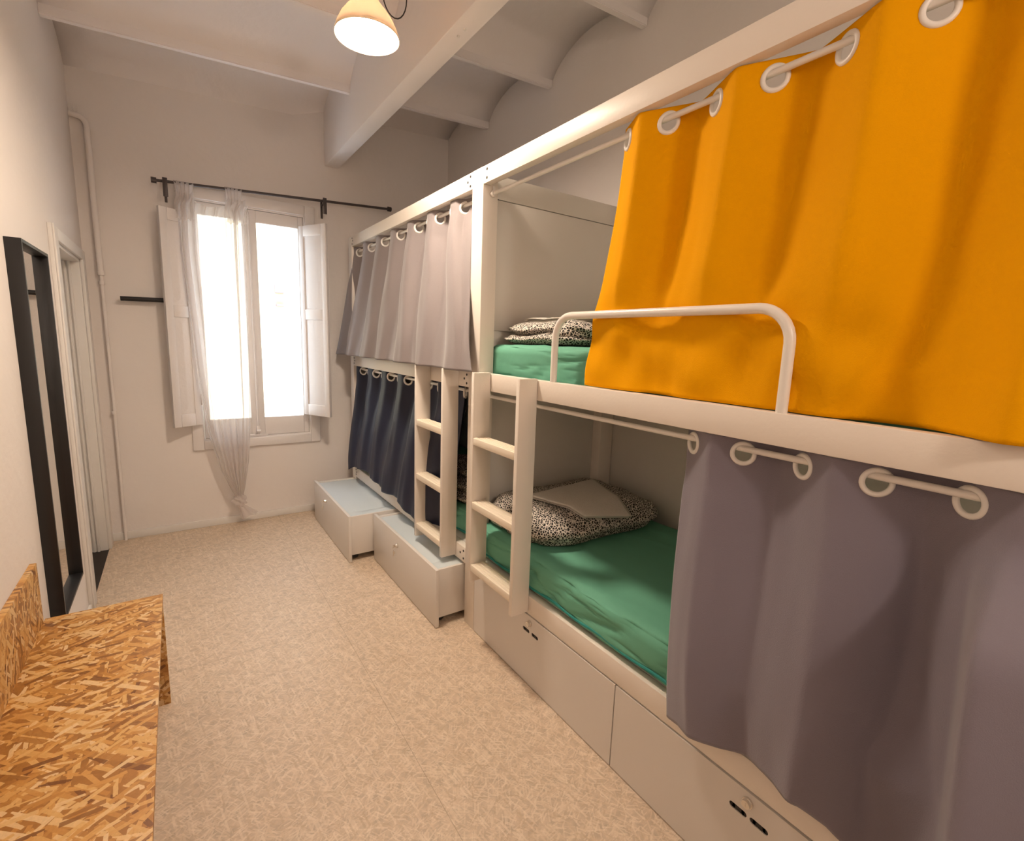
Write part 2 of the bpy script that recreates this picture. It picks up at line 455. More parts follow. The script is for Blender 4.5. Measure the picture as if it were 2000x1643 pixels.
def shutter(name, hinge, free, z0, z1, label):
    h, fr = Vector(hinge), Vector(free); d = (fr-h); w = d.length
    s = MB(); t = .026; st = .05
    # local: x along the width, y thickness, z up
    s.box(0, w, -t/2+.008, t/2-.008, 0, z1-z0, bev=.001)
    H = z1-z0; mid = H*.545
    for a, b in ((0, st), (w-st, w)): s.box(a, b, -t/2, t/2, 0, H, bev=.003)
    for a, b in ((0, .09), (mid-.04, mid+.04), (H-.08, H)): s.box(st, w-st, -t/2, t/2, a, b, bev=.003)
    for a, b in ((.09, mid-.04), (mid+.04, H-.08)):
        for sg in (-1, 1):
            t_ = bmesh.new(); bmesh.ops.create_cube(t_, size=1)
            for v in t_.verts:
                out = (v.co.y*sg > 0)
                g = .045 if out else .006
                v.co = ((st+g if v.co.x < 0 else w-st-g), sg*(t/2-.002 if out else t/2-.0085), (a+g if v.co.z < 0 else b-g))
            s.merge(t_)
    s.cyl((0, t/2, .15), (0, t/2, .23), .006); s.cyl((0, t/2, H-.23), (0, t/2, H-.15), .006)
    o = s.build('window_shutter', 'oldtrim')
    o.parent = wn
    ang = math.atan2(d.y, d.x)
    o.matrix_parent_inverse = Matrix.Translation(-wn.location)
    o.location = (h.x, h.y, z0); o.rotation_euler = (0, 0, ang)
    return o
shutter('r', (.868, YW-.03), (1.006, 4.03), .853, 2.346, '')
shutter('l', (.135, YW-.04), (-.04, 4.19), .815, 2.325, '')

# ------------------------------------------------------------------ pipe in the far left corner
pp = thing('heating_pipe', (-.37, YW-.03, 0), 'thin white painted pipe running down the far wall corner beside the door', 'pipe')
py_ = YW-.028
pts = [(XL+.004, py_, 2.815), (-.425, py_, 2.812)]
for k in range(7):
    a = k/6*PI/2; pts.append((-.425+.05*math.sin(a), py_, 2.762+.05*math.cos(a)))
pts += [(-.376, py_, 2.4), (-.374, py_, 1.86)]
MB().tube(pts, .017).build('upper_pipe', 'wall', pp)
MB().tube([(-.374, py_+.004, 1.88), (-.372, py_+.004, 1.0), (-.376, py_+.004, .0)], .010).build('lower_pipe', 'wall', pp)
for z in (1.86, 1.80, .93): MB().cyl((-.374, py_, z-.012), (-.374, py_, z+.012), .019 if z > 1.84 else .015).build('clamp', 'wall', pp)
sp_ = MB()
for dx in (-.01, .012, .03): sp_.tube([(-.44+dx, py_, 2.82), (-.445+dx, py_-.005, 2.85), (-.442+dx, py_, 2.872)], .003, 8)
sp_.build('wire_stub', 'wall', pp)

# ------------------------------------------------------------------ wall bar, curtain rod
hb = thing('wall_bar', (-.1, YW-.05, 1.705), 'short black metal bar on the far wall behind the left shutter', 'rail')
MB().tube([(-.283, YW-.052, 1.705), (.06, YW-.052, 1.712)], .0155).build('bar', 'black', hb)
for x in (-.22, .02):
    MB().cyl((x, YW-.052, 1.706), (x, YW, 1.706), .008).build('bracket', 'black', hb)
YR = YW-.10
def zrod(x): return 2.491+(x+.013)*.0585
cr = thing('curtain_rod', (.78, YR, 2.53), 'dark metal curtain rod mounted above the window', 'curtain rod')
MB().tube([(-.035, YR, zrod(-.035)), (1.56, YR, zrod(1.56))], .0095).build('pole', 'rod', cr)
for x in (-.05, 1.575):
    MB().cyl((x-.014, YR, zrod(x)), (x+.016, YR, zrod(x)), .0185, .0185).build('finial', 'rod', cr)
for x in (.012, 1.045):
    b = MB().box(x-.008, x+.008, YW-.006, YW, zrod(x)-.115, zrod(x)+.02, bev=.002)
    b.box(x-.006, x+.006, YR-.014, YW, zrod(x)-.022, zrod(x)-.012, bev=.001)
    b.box(x-.014, x+.014, YR-.016, YR-.011, zrod(x)-.10, zrod(x)+.022, bev=.002)
    b.box(x-.010, x+.010, YR-.013, YR+.013, zrod(x)+.0095, zrod(x)+.016, bev=.001)
    b.build('bracket', 'rod', cr)

# ------------------------------------------------------------------ sheer window curtain, knotted at the bottom
def lerp_tab(tab, z):
    for (z0, a), (z1, b) in zip(tab, tab[1:]):
        if z <= z0 and z >= z1:
            t = (z0-z)/(z0-z1); return a+(b-a)*t
    return tab[-1][1] if z < tab[-1][0] else tab[0][1]
LE = [(2.42, .070), (2.085, .067), (1.67, .09), (1.125, .122), (.742, .165), (.458, .232), (.30, .292), (.245, .318)]
RE = [(2.42, .50), (2.35, .47), (1.696, .469), (.9, .458), (.719, .447), (.516, .427), (.32, .392), (.245, .372)]
sh = thing('window_curtain', (.30, YR, .14), 'sheer white curtain printed with dark twigs, knotted near the floor', 'curtain')
def sheer_fn(u, v):
    z = 2.415-v*(2.415-.245)
    l, r = lerp_tab(LE, z), lerp_tab(RE, z)
    w = (r-l)
    E = math.exp(-((u-.10)/.11)**2)+math.exp(-((u-.86)/.12)**2)
    x = l+w*(u+.018*math.sin(u*40+v*3)+.028*E*math.sin(u*2*PI*17+v*2)*(1-.6*v))
    sag = -.045*math.sin(PI*min(max((u-.18)/.55, 0), 1))*(1-v)**6
    amp = .006+.020*min(1, .5+v)
    y = YR-.006+amp*(math.sin(u*2*PI*7+2.0*math.sin(v*3+u*5))+.4*math.sin(u*2*PI*15+v*4))*(1-.35*v)
    # gathers below both tabs
    y += .012*math.exp(-((u-.08)/.07)**2)*math.sin(u*120)+.012*math.exp(-((u-.82)/.09)**2)*math.sin(u*110)
    return (x, y-.01*v, z+sag)
o = MB().grid(sheer_fn, 220, 130, uvf=lambda u, v: (u*1.35, v*2.3)).build('cloth', 'sheer', sh, smooth=True)
def tabloop(x0, x1, zt, nm):
    def fn(u, v):
        a = v*2*PI
        wdt = (x1-x0)
        pinch = .75+.35*math.cos(a)**2 if False else 1
        xx = (x0+x1)/2+(u-.5)*wdt*(1.0+.35*(.5-.5*math.cos(a+PI)))+.004*math.sin(u*30)
        zc = zt-.052
        z = zc+.062*math.cos(a)
        y = YR+.017*math.sin(a)+.003*math.sin(u*26)
        return (xx, y, z)
    MB().grid(fn, 24, 28, uvf=lambda u, v: (u*.12+.3, v*.25)).build(nm, 'sheer', sh, smooth=True)
tabloop(.075, .165, zrod(.12)+.002, 'tab_loop'); tabloop(.375, .46, zrod(.42)+.002, 'tab_loop')
def gather(x0, x1, z0, z1, s):
    def fn(u, v):
        z = z1+(z0-z1)*v
        x = x0+(x1-x0)*u
        return (x+.006*math.sin(v*9+s), YR-.018+.014*math.sin(u*19+v*5+s)+.005*math.sin(u*43+v*11), z+.008*math.sin(u*21))
    MB().grid(fn, 30, 24, uvf=lambda u, v: (u*.3+s, v*.3)).build('gathered_heading', 'sheer', sh, smooth=True)
gather(.060, .165, 2.26, 2.44, .3); gather(.36, .485, 2.28, 2.45, .8)
kn = bmesh.new(); bmesh.ops.create_uvsphere(kn, u_segments=40, v_segments=24, radius=1)
lay = kn.loops.layers.uv.verify()
for v in kn.verts:
    n = v.co.copy()
    k = 1+.16*math.sin(n.z*7+n.x*5)+.10*math.sin(n.x*11+n.y*6)
    v.co = Vector((.345, YR-.012, .205))+Vector((n.x*.047, n.y*.036, n.z*.045))*k
for fc in kn.faces:
    for lp in fc.loops: lp[lay].uv = (lp.vert.co.x*2.2+lp.vert.co.y, lp.vert.co.z*2.2)
kk = MB(); kk.merge(kn); kk.build('knot', 'sheer', sh, smooth=True)
def tail(u, v):
    a = u*2*PI
    r = .016+.040*v+.006*math.sin(a*5)
    c = Vector((.352+.055*v, YR-.014, .175-.10*v))
    return (c.x+r*math.cos(a), c.y+.55*r*math.sin(a), c.z+.016*math.cos(a)*v+.008*math.sin(3*a)*v)
MB().grid(tail, 40, 12, uvf=lambda u, v: (u*.4, v*.3)).build('tail', 'sheer', sh, smooth=True)

# ------------------------------------------------------------------ mirror
mr = thing('wall_mirror', (XL, 2.64, .36), 'tall narrow mirror in a deep black box frame on the left wall', 'mirror')
my0, my1, mz0, mz1, mx = 2.418, 2.865, .37, 1.80, XL+.045
fr = MB(); tk = .012
fr.box(XL, mx, my0, my0+tk, mz0, mz1, bev=.001); fr.box(XL, mx, my1-tk, my1, mz0, mz1, bev=.001)
fr.box(XL, mx, my0+tk, my1-tk, mz0, mz0+tk, bev=.001); fr.box(XL, mx, my0+tk, my1-tk, mz1-tk, mz1, bev=.001)
fr.build('frame', 'black', mr)
box('mirror_glass', 'mirror', mr, XL+.014, XL+.020, my0+tk, my1-tk, mz0+tk, mz1-tk, bev=0)

# ------------------------------------------------------------------ bench of strand board
bn = thing('bench', (-.28, 1.5, 0), 'strand board bench with low backrest against the left wall', 'bench')
BY0, BY1, BX1, BZ = .62, 2.25, -.100, .47
def local_board(name, x0, x1, y0, y1, z0, z1, flat):
    """board whose broad face carries the chips; built in its own axes then turned"""
    if flat == 'z':
        o = MB().box(x0, x1, y0, y1, z0, z1, bev=.001).build(name, 'osb', bn); return o
    if flat == 'x':
        w, l, t = z1-z0, y1-y0, x1-x0
        o = MB().box(-w/2, w/2, -l/2, l/2, -t/2, t/2, bev=.001).build(name, 'osb', bn)
        o.location = ((x0+x1)/2, (y0+y1)/2, (z0+z1)/2); o.rotation_euler = (0, -PI/2, 0)
    else:
        w, l, t = x1-x0, z1-z0, y1-y0
        o = MB().box(-w/2, w/2, -l/2, l/2, -t/2, t/2, bev=.001).build(name, 'osb', bn)
        o.location = ((x0+x1)/2, (y0+y1)/2, (z0+z1)/2); o.rotation_euler = (PI/2, 0, 0)
    return o
local_board('seat', XL+.0185, BX1, BY0, BY1, BZ-.018, BZ, 'z')
local_board('backrest', XL+.0005, XL+.0185, BY0, BY1-.02, .30, .69, 'x')
local_board('leg', XL+.02, BX1-.002, BY1-.020, BY1-.002, 0, BZ-.018, 'y')
local_board('leg', XL+.02, BX1-.002, BY0+.002, BY0+.020, 0, BZ-.018, 'y')

# ------------------------------------------------------------------ bunk beds
def bolts(parent, x, pts, axis='x'):
    for (y, z) in pts:
        MB().cyl((x-.0008, y, z), (x+.004, y, z), .0062, seg=12).build('bolt', 'hole', parent)
def bunk(near):
    if near:
        b = thing('bunk_bed', (1.68, 1.0, 0), 'white wooden bunk bed nearest the viewer, with mustard curtain above', 'bunk bed')
        y0, y1 = -.04, YM0
    else:
        b = thing('bunk_bed', (1.68, 3.1, 0), 'white wooden bunk bed beside the window, with navy curtain below', 'bunk bed')
        y0, y1 = YM1, YF-.085
    # posts
    if near:
        ys = ((YM0, YM1), (-.14, -.04))
    else:
        ys = ((YF-.085, YF),)
    for (a, c) in ys:
        box('post', 'bed', b, XB, XB+.08, a, c, 0, 2.2845, bev=.002)
        box('post', 'bed', b, 2.045, 2.145, a, c, 0, 1.284 if (near and a > 1) else 2.2845, bev=.002)
    if not near:
        box('post', 'bed', b, 2.045, 2.145, YM1+.001, YM1+.07, 0, 2.2845, bev=.002)
    e = .0005
    tr = box('top_rail', 'bed', b, XB+.0006, XB+RAIL, y0+e, y1-e, 2.208, 2.284, bev=.002)
    mrl = box('middle_rail', 'bed', b, XB+.0006, XB+RAIL, y0+e, y1-e, 1.271, 1.352, bev=.002)
    brl = box('lower_rail', 'bed', b, XB+.0006, XB+RAIL, y0+e, y1-e, .331, .4157, bev=.002)
    for z0, z1 in ((2.208, 2.284), (1.271, 1.352), (.331, .4157)):
        box('rear_rail', 'bed', b, 2.105, 2.145, y0+e, y1-e, z0, z1, bev=.002)
    if near:
        bolts(tr, XB, [(y1-.03, 2.265), (y1-.03, 2.228)])
    else:
        bolts(tr, XB, [(y0+.045, 2.247), (y0+.02, 2.268), (y0+.02, 2.225), (y1-.03, 2.247), (y1-.012, 2.268), (y1-.012, 2.225)])
        bolts(mrl, XB, [(y0+.045, 1.312), (y0+.02, 1.333), (y0+.02, 1.290), (y1-.03, 1.312), (y1-.012, 1.333), (y1-.012, 1.290)])
        bolts(brl, XB, [(y0+.055, .374), (y0+.02, .395), (y0+.02, .352), (y1-.03, .374), (y1-.012, .395), (y1-.012, .352)])
    box('bed_base', 'panel', b, XB+.045, 2.10, y0+.01, y1-.01, 1.285, 1.303, bev=.001)
    box('bed_base', 'panel', b, XB+.045, 2.10, y0+.01, y1-.01, .398, .4155, bev=.001)
    if near:
        p = MB().box(XB+.08, 2.045, 2.113, 2.131, .33, 2.20, bev=.001)
        p.box(XB+.08, 2.145, 2.100, 2.128, 2.178, 2.284, bev=.002); p.box(XB+.08, 2.145, 2.100, 2.128, 1.556, 2.174, bev=.002)
        p.box(XB+.08, 2.045, 2.100, 2.128, .35, 1.27, bev=.002)
        p.build('end_panel', 'panel', b)
        box('back_panel', 'panel', b, 2.148, 2.164, y0, YM0+.09, .30, 1.262, bev=.001)
    else:
        box('back_panel', 'panel', b, 2.148, 2.164, y0+.02, y1, .30, 1.262, bev=.001)
        p = MB().box(XB+.08, 2.045, YF-.04, YF-.02, .33, 1.27, bev=.001); p.build('end_panel', 'panel', b)
    # rods for the curtains
    for z in (2.174, 1.238 if near else 1.245):
        MB().tube([(XB+.05, y0+.004, z), (XB+.05, y1-.004, z)], .0085).build('curtain_rail', 'tube', b)
        for yy in (y0+.012, y1-.012):
            MB().cyl((XB+.05, yy-.008, z), (XB+.05, yy+.008, z), .014).cyl((XB+.05, yy, z), (XB+.05, yy, z+.03), .004).build('rail_socket', 'tube', b)
    # ladder
    if near: l0, l1, hts = 1.566, 1.948, (.435, .75, 1.058)
    else: l0, l1, hts = 2.237, 2.600, (.428, .731, 1.047)
    lx0 = XB-.09
    lad = MB().box(lx0, XB-.0005, l0, l0+.023, .343, 1.359, bev=.0025).box(lx0, XB-.0005, l1-.023, l1, .343, 1.359, bev=.0025).build('ladder', 'bed', b)
    for z in hts:
        r = MB().box(lx0+.001, lx0+.078, l0+.0232, l1-.0232, z-.034, z, bev=.003)
        for q in range(4): r.box(lx0+.010+q*.017, lx0+.018+q*.017, l0+.026, l1-.026, z-.002, z+.0022, bev=.001)
        r.build('rung', 'rung', lad)
    if near:
        R = .085; x = XB+.016; ya, yb, zt = 1.488, .603, 1.606
        pts = [(x, ya, 1.34)]
        for k in range(9):
            a = k/8*PI/2; pts.append((x, ya-R+R*math.cos(a), zt-R+R*math.sin(a)))
        for k in range(9):
            a = PI/2-k/8*PI/2; pts.append((x, yb+R-R*math.cos(a), zt-R+R*math.sin(a)))
        pts.append((x, yb, 1.34))
        MB().tube(pts, .0135, 20).build('guard_rail', 'tube', b)
    return b
bunkN = bunk(True)
bunkF = bunk(False)

# ------------------------------------------------------------------ drawers
def slot_cut(panel_bm_fn, slots, y_c):
    """front board with two real rounded slots cut through"""
    o = panel_bm_fn()
    cuts = []
    for (ya, yb, z) in slots:
        c = MB(); r = .0085
        c.box(-.05, .05, ya+r, yb-r, z-r, z+r); c.cyl((-.05, ya+r, z), (.05, ya+r, z), r, seg=24); c.cyl((-.05, yb-r, z), (.05, yb-r, z), r, seg=24)
        me = bpy.data.meshes.new('t'); bmesh.ops.translate(c.bm, vec=(o['fx'], 0, 0), verts=c.bm.verts)
        c.bm.to_mesh(me); c.bm.free()
        q = bpy.data.objects.new('t', me); COL.objects.link(q); cuts.append(q)
        md = o.modifiers.new('cut', 'BOOLEAN'); md.object = q; md.operation = 'DIFFERENCE'; md.solver = 'EXACT'; md.use_self = True
    bpy.context.view_layer.update()
    dg = bpy.context.evaluated_depsgraph_get()
    new = bpy.data.meshes.new_from_object(o.evaluated_get(dg))
    o.modifiers.clear(); o.data = new
    for q in cuts: bpy.data.objects.remove(q)
    del o['fx']
    return o
def lock(parent, x, y, z, keys, near=False):
    r = .0125
    MB().cyl((x, y, z), (x-.006, y, z), r+.002, seg=28).cyl((x-.006, y, z), (x-.016, y, z), r, r*.9, seg=28).box(x-.0168, x-.0155, y-.001, y+.001, z-.006, z+.006).build('lock', 'chrome', parent)
    if keys:
        k = MB().box(x-.03, x-.016, y-.0012, y+.0012, z-.008, z+.008, bev=.0004)
        k.tube([(x-.028, y+.010*math.sin(a), z-.016+.010*math.cos(a)) for a in [i*PI/8 for i in range(17)]], .0012, 8)
        k.box(x-.030, x-.027, y-.026, y-.008, z-.040, z-.024, bev=.0004); k.box(x-.028, x-.026, y-.008, y+.004, z-.062, z-.030, bev=.0004)
        k.build('key', 'chrome', parent)
def drawer(xf, y0, y1, label, group, slots, opened, lk):
    d = thing('storage_drawer', (xf+.4, (y0+y1)/2, 0), label, 'drawer', group)
    H = .325
    def pf():
        o = MB().box(xf, xf+.018, y0, y1, .004, H, bev=.0012 if not slots else 0).build('front_panel', 'drawer', d); o['fx'] = xf; return o
    if slots: slot_cut(pf, slots, 0)
    else:
        o = pf(); del o['fx']
    for (a_, b_, z_) in slots or ():
        r_ = .0083
        MB().box(xf+.003, xf+.0175, a_+r_, b_-r_, z_-r_, z_+r_).cyl((xf+.003, a_+r_, z_), (xf+.0175, a_+r_, z_), r_).cyl((xf+.003, b_-r_, z_), (xf+.0175, b_-r_, z_), r_).build('finger_slot', 'black', d)
    ya, yb = y0+.022, y1-.022
    D = .72 if not opened else .74
    D = min(D, 2.03-xf)
    b = MB()
    b.box(xf+.0185, xf+D, ya, ya+.016, .044, H-.010, bev=.001); b.box(xf+.0185, xf+D, yb-.016, yb, .044, H-.010, bev=.001)
    b.box(xf+D-.016, xf+D, ya+.016, yb-.016, .044, H-.010, bev=.001); b.box(xf+.0185, xf+D-.016, ya+.016, yb-.016, .044, .054, bev=0)
    b.build('box', 'drawer', d)
    if opened:
        t = MB().box(xf+.0185, xf+D-.018, ya+.0165, yb-.0165, H-.027, H-.019, bev=.001)
        t.box(xf+.0185, xf+D-.018, ya+.0165, ya+.10, H-.019, H-.015, bev=.001)
        t.build('lid', 'lid', d)
    for xx in (xf+.06, xf+D-.08):
        for yy in (ya+.05, yb-.05):
            MB().cyl((xx, yy-.008, .02), (xx, yy+.008, .02), .0195, seg=24).box(xx-.012, xx+.012, yy-.012, yy+.012, .036, .0435).build('wheel', 'hole', d)
    lock(d, xf, lk[0], lk[1], opened)
    return d
G = 'closed drawers under the nearest bunk'
drawer(XB-.001, 1.049, 2.030, 'closed white drawer with two black slots, under the ladder of the nearest bunk', None,
       [(1.551, 1.600, .252), (1.489, 1.538, .252)], False, (1.549, .296))
drawer(XB-.001, .064, 1.044, 'closed white drawer with two black slots, below the grey curtain in the foreground', None,
       [(.556, .607, .252), (.497, .548, .252)], False, (.556, .297))
drawer(.878, 3.130, 4.112, 'white drawer pulled out furthest, beside the far wall below the window side bunk', 'drawers pulled out on the floor', None, True, (3.72, .262))
drawer(1.040, 2.145, 3.112, 'white drawer half pulled out below the far ladder, keys hanging in its lock', 'drawers pulled out on the floor', None, True, (2.68, .262))
for o in list(COL.objects):
    if o.name.startswith('storage_drawer') and 'group' in o: pass

# ------------------------------------------------------------------ mattresses
def mattress(y0, y1, z0, z1, label, seed, x0=XB+.062, x1=2.098):
    o_ = thing('mattress', ((x0+x1)/2, (y0+y1)/2, z0), label, 'mattress')
    t = bmesh.new()
    nx, ny, nz = 60, 130, 14
    # rounded box from a subdivided cube
    bmesh.ops.create_cube(t, size=2)
    bmesh.ops.subdivide_edges(t, edges=list(t.edges), cuts=63, use_grid_fill=True)
    hx, hy, hz = (x1-x0)/2, (y1-y0)/2, (z1-z0)/2; R = .045
    for v in t.verts:
        p = Vector((v.co.x*hx, v.co.y*hy, v.co.z*hz))
        q = Vector((min(max(p.x, -hx+R), hx-R), min(max(p.y, -hy+R), hy-R), min(max(p.z, -hz+R), hz-R)))
        dd = p-q
        if dd.length > 1e-6: p = q+dd.normalized()*R*min(1, max(abs(dd.x), abs(dd.y), abs(dd.z))/R)
        w = p+Vector(((x0+x1)/2, (y0+y1)/2, (z0+z1)/2))
        n = noise.noise(Vector((w.x*3+seed, w.y*2.2, w.z*5)))
        n2 = noise.noise(Vector((w.x*2+w.y*7, w.y*2-w.x*3+seed, w.z*9)))
        side = 1-abs(v.co.z) < .98 and abs(v.co.z) < .97
        if v.co.z > .97:
            w.z += .006*n+.004*n2+.006*(1-abs(math.sin(w.y*5+w.x*7+4*n)))**5
        if v.co.x < -.97 and abs(v.co.z) < .99:
            # diagonal pull creases in the hanging side of the sheet
            s_ = w.y*10+w.z*20+3.5*n
            rg = (1-abs(math.sin(s_)))**3
            rg2 = (1-abs(math.sin(w.y*14-w.z*26+3*n2+seed)))**4
            w.x += .018*rg*(.5+n)+.008*rg2+.008*n2-.004
            w.x = max(w.x, x0-.010)
        v.co = w
    m = MB(); m.merge(t)
    sheet = m.build('fitted_sheet', 'green', o_, smooth=True)
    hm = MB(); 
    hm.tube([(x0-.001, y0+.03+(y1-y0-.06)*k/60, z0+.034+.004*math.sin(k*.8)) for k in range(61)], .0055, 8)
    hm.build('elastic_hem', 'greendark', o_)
    return o_
mattress(-.02, 2.095, .417, .580, 'teal sheeted lower mattress of the nearest bunk, with a big folded duvet on it', 1.3, x0=XB+.016)
mattress(-.02, 2.095, 1.304, 1.492, 'teal sheeted upper mattress behind the guard rail and mustard curtain', 5.1, x0=XB+.082)
mattress(2.15, 4.04, .417, .570, 'teal sheeted lower mattress mostly hidden by the navy curtain', 9.4)

# ------------------------------------------------------------------ folded bedding
def puffy(layers, name, label, group, base):
    o_ = thing(name, base, label, 'duvet', group)
    m = MB()
    for (cx, cy, z0, z1, hx, hy, rot, seed, ex) in layers:
        t = bmesh.new(); bmesh.ops.create_cube(t, size=2)
        bmesh.ops.subdivide_edges(t, edges=list(t.edges), cuts=35, use_grid_fill=True)
        H = (z1-z0)/2
        for v in t.verts:
            c = v.co
            n = c.normalized()
            # superellipsoid: flat cushion with rounded rim
            e = ex
            p = Vector(c)
            k = (abs(p.x)**e+abs(p.y)**e)**(1/e)
            mx = max(abs(p.x), abs(p.y), 1e-6)
            p.x *= mx/max(k, 1e-6) if k > 0 else 1; p.y *= mx/max(k, 1e-6) if k > 0 else 1
            rr = min(1, (abs(p.x)**e+abs(p.y)**e)**(1/e))
            prof = max(0, 1-rr**6)**.45
            top = c.z
            zz = top*H*(.25+.75*prof) if abs(c.z) >= .999 else top*H*.25
            if abs(c.z) < .999:
                bulge = 1+.05*math.sqrt(max(0, 1-c.z*c.z)); p.x *= bulge; p.y *= bulge
            w = Vector((p.x*hx, p.y*hy, zz))
            nn = noise.noise(Vector((w.x*6+seed, w.y*6, w.z*8+seed)))
            n2 = noise.noise(Vector((w.x*16, w.y*14+seed, w.z*20)))
            w.z += (.014*nn+.005*n2)*(1 if top > -.5 else .15)
            w.x += .012*n2; w.y += .012*nn
            ca, sa = math.cos(rot), math.sin(rot)
            v.co = Vector((cx+w.x*ca-w.y*sa, cy+w.x*sa+w.y*ca, max((z0+z1)/2+w.z, z0)))
        m.merge(t)
    from mathutils.bvhtree import BVHTree
    bv = BVHTree.FromBMesh(m.bm)
    m.build('folded_cover', 'duvet', o_, smooth=True)
    return bv
bvA = puffy([(1.67, 1.82, .574, .735, .39, .275, -.04, 3, 5), (1.40, 1.92, .58, .68, .13, .16, .1, 8, 3), (1.37, 1.80, .575, .655, .10, .13, -.2, 14, 3)],
      'folded_duvet', 'large folded black and white maze print duvet on the lower bed, towel on top', None, (1.66, 1.83, .574))
bvB = puffy([(1.60, 1.79, 1.492, 1.545, .27, .29, .0, 21, 5), (1.62, 1.78, 1.532, 1.60, .27, .29, .05, 25, 5), (1.52, 1.64, 1.50, 1.59, .17, .14, -.1, 27, 3)],
      'folded_duvet', 'folded maze print duvet lying on the upper bed beside the mustard curtain', None, (1.60, 1.79, 1.49))
puffy([(1.56, 2.50, .565, .645, .26, .26, .0, 31, 5), (1.55, 2.49, .635, .72, .25, .25, .05, 35, 5), (1.55, 2.48, .71, .79, .23, .24, .02, 38, 5)],
      'folded_duvet', 'folded maze print duvet glimpsed between far ladder and the post', None, (1.56, 2.5, .565))

def towel(name, label, corners, z, n, base, th=.007, sag=.004):
    """stack of folded cloth layers; corners = 4 xy points"""
    o_ = thing(name, base, label, 'towel', None)
    for k in range(n):
        off = k*th
        jx, jy = .010*math.sin(k*2.1), .009*math.cos(k*1.7)
        def fn(u, v, off=off, jx=jx, jy=jy):
            a, b, c, d = [Vector(q) for q in corners]
            p = (a*(1-u)+b*u)*(1-v)+(d*(1-u)+c*u)*v
            zz = z(p.x, p.y)+off+.003*noise.noise(Vector((p.x*9, p.y*9, k)))
            e_ = min(u, 1-u, v, 1-v)
            return (p.x+jx, p.y+jy, zz-.004*math.exp(-e_*30))
        o = MB().grid(fn, 28, 28).build('folded_layer', 'towel', o_, smooth=True)
        md = o.modifiers.new('thickness', 'SOLIDIFY'); md.thickness = th*.72; md.offset = 1
    return o_
def on_top(bv, dflt):
    def f(x, y):
        zs = []
        for dx, dy in ((0, 0), (.03, 0), (-.03, 0), (0, .03), (0, -.03)):
            h = bv.ray_cast(Vector((x+dx, y+dy, 3)), Vector((0, 0, -1)))
            if h[0] is not None: zs.append(h[0].z)
        return max(zs)+.001 if zs and max(zs) > dflt else dflt
    return f
towel('folded_towel', 'white folded towel lying askew on the duvet of the lower bed',
      [(1.40, 1.87), (1.50, 1.56), (1.74, 1.50), (1.90, 1.93)], lambda x, y: max(on_top(bvA, .6)(x, y) if y > 1.62 else .6, .745-.35*max(0, 1.64-y)), 3, (1.66, 1.8, .735))
towel('folded_towel', 'white folded towel topping the duvet on the upper bed',
      [(1.46, 2.02), (1.46, 1.58), (1.84, 1.55), (1.84, 2.0)], on_top(bvB, 1.56), 3, (1.65, 1.8, 1.6), th=.006)

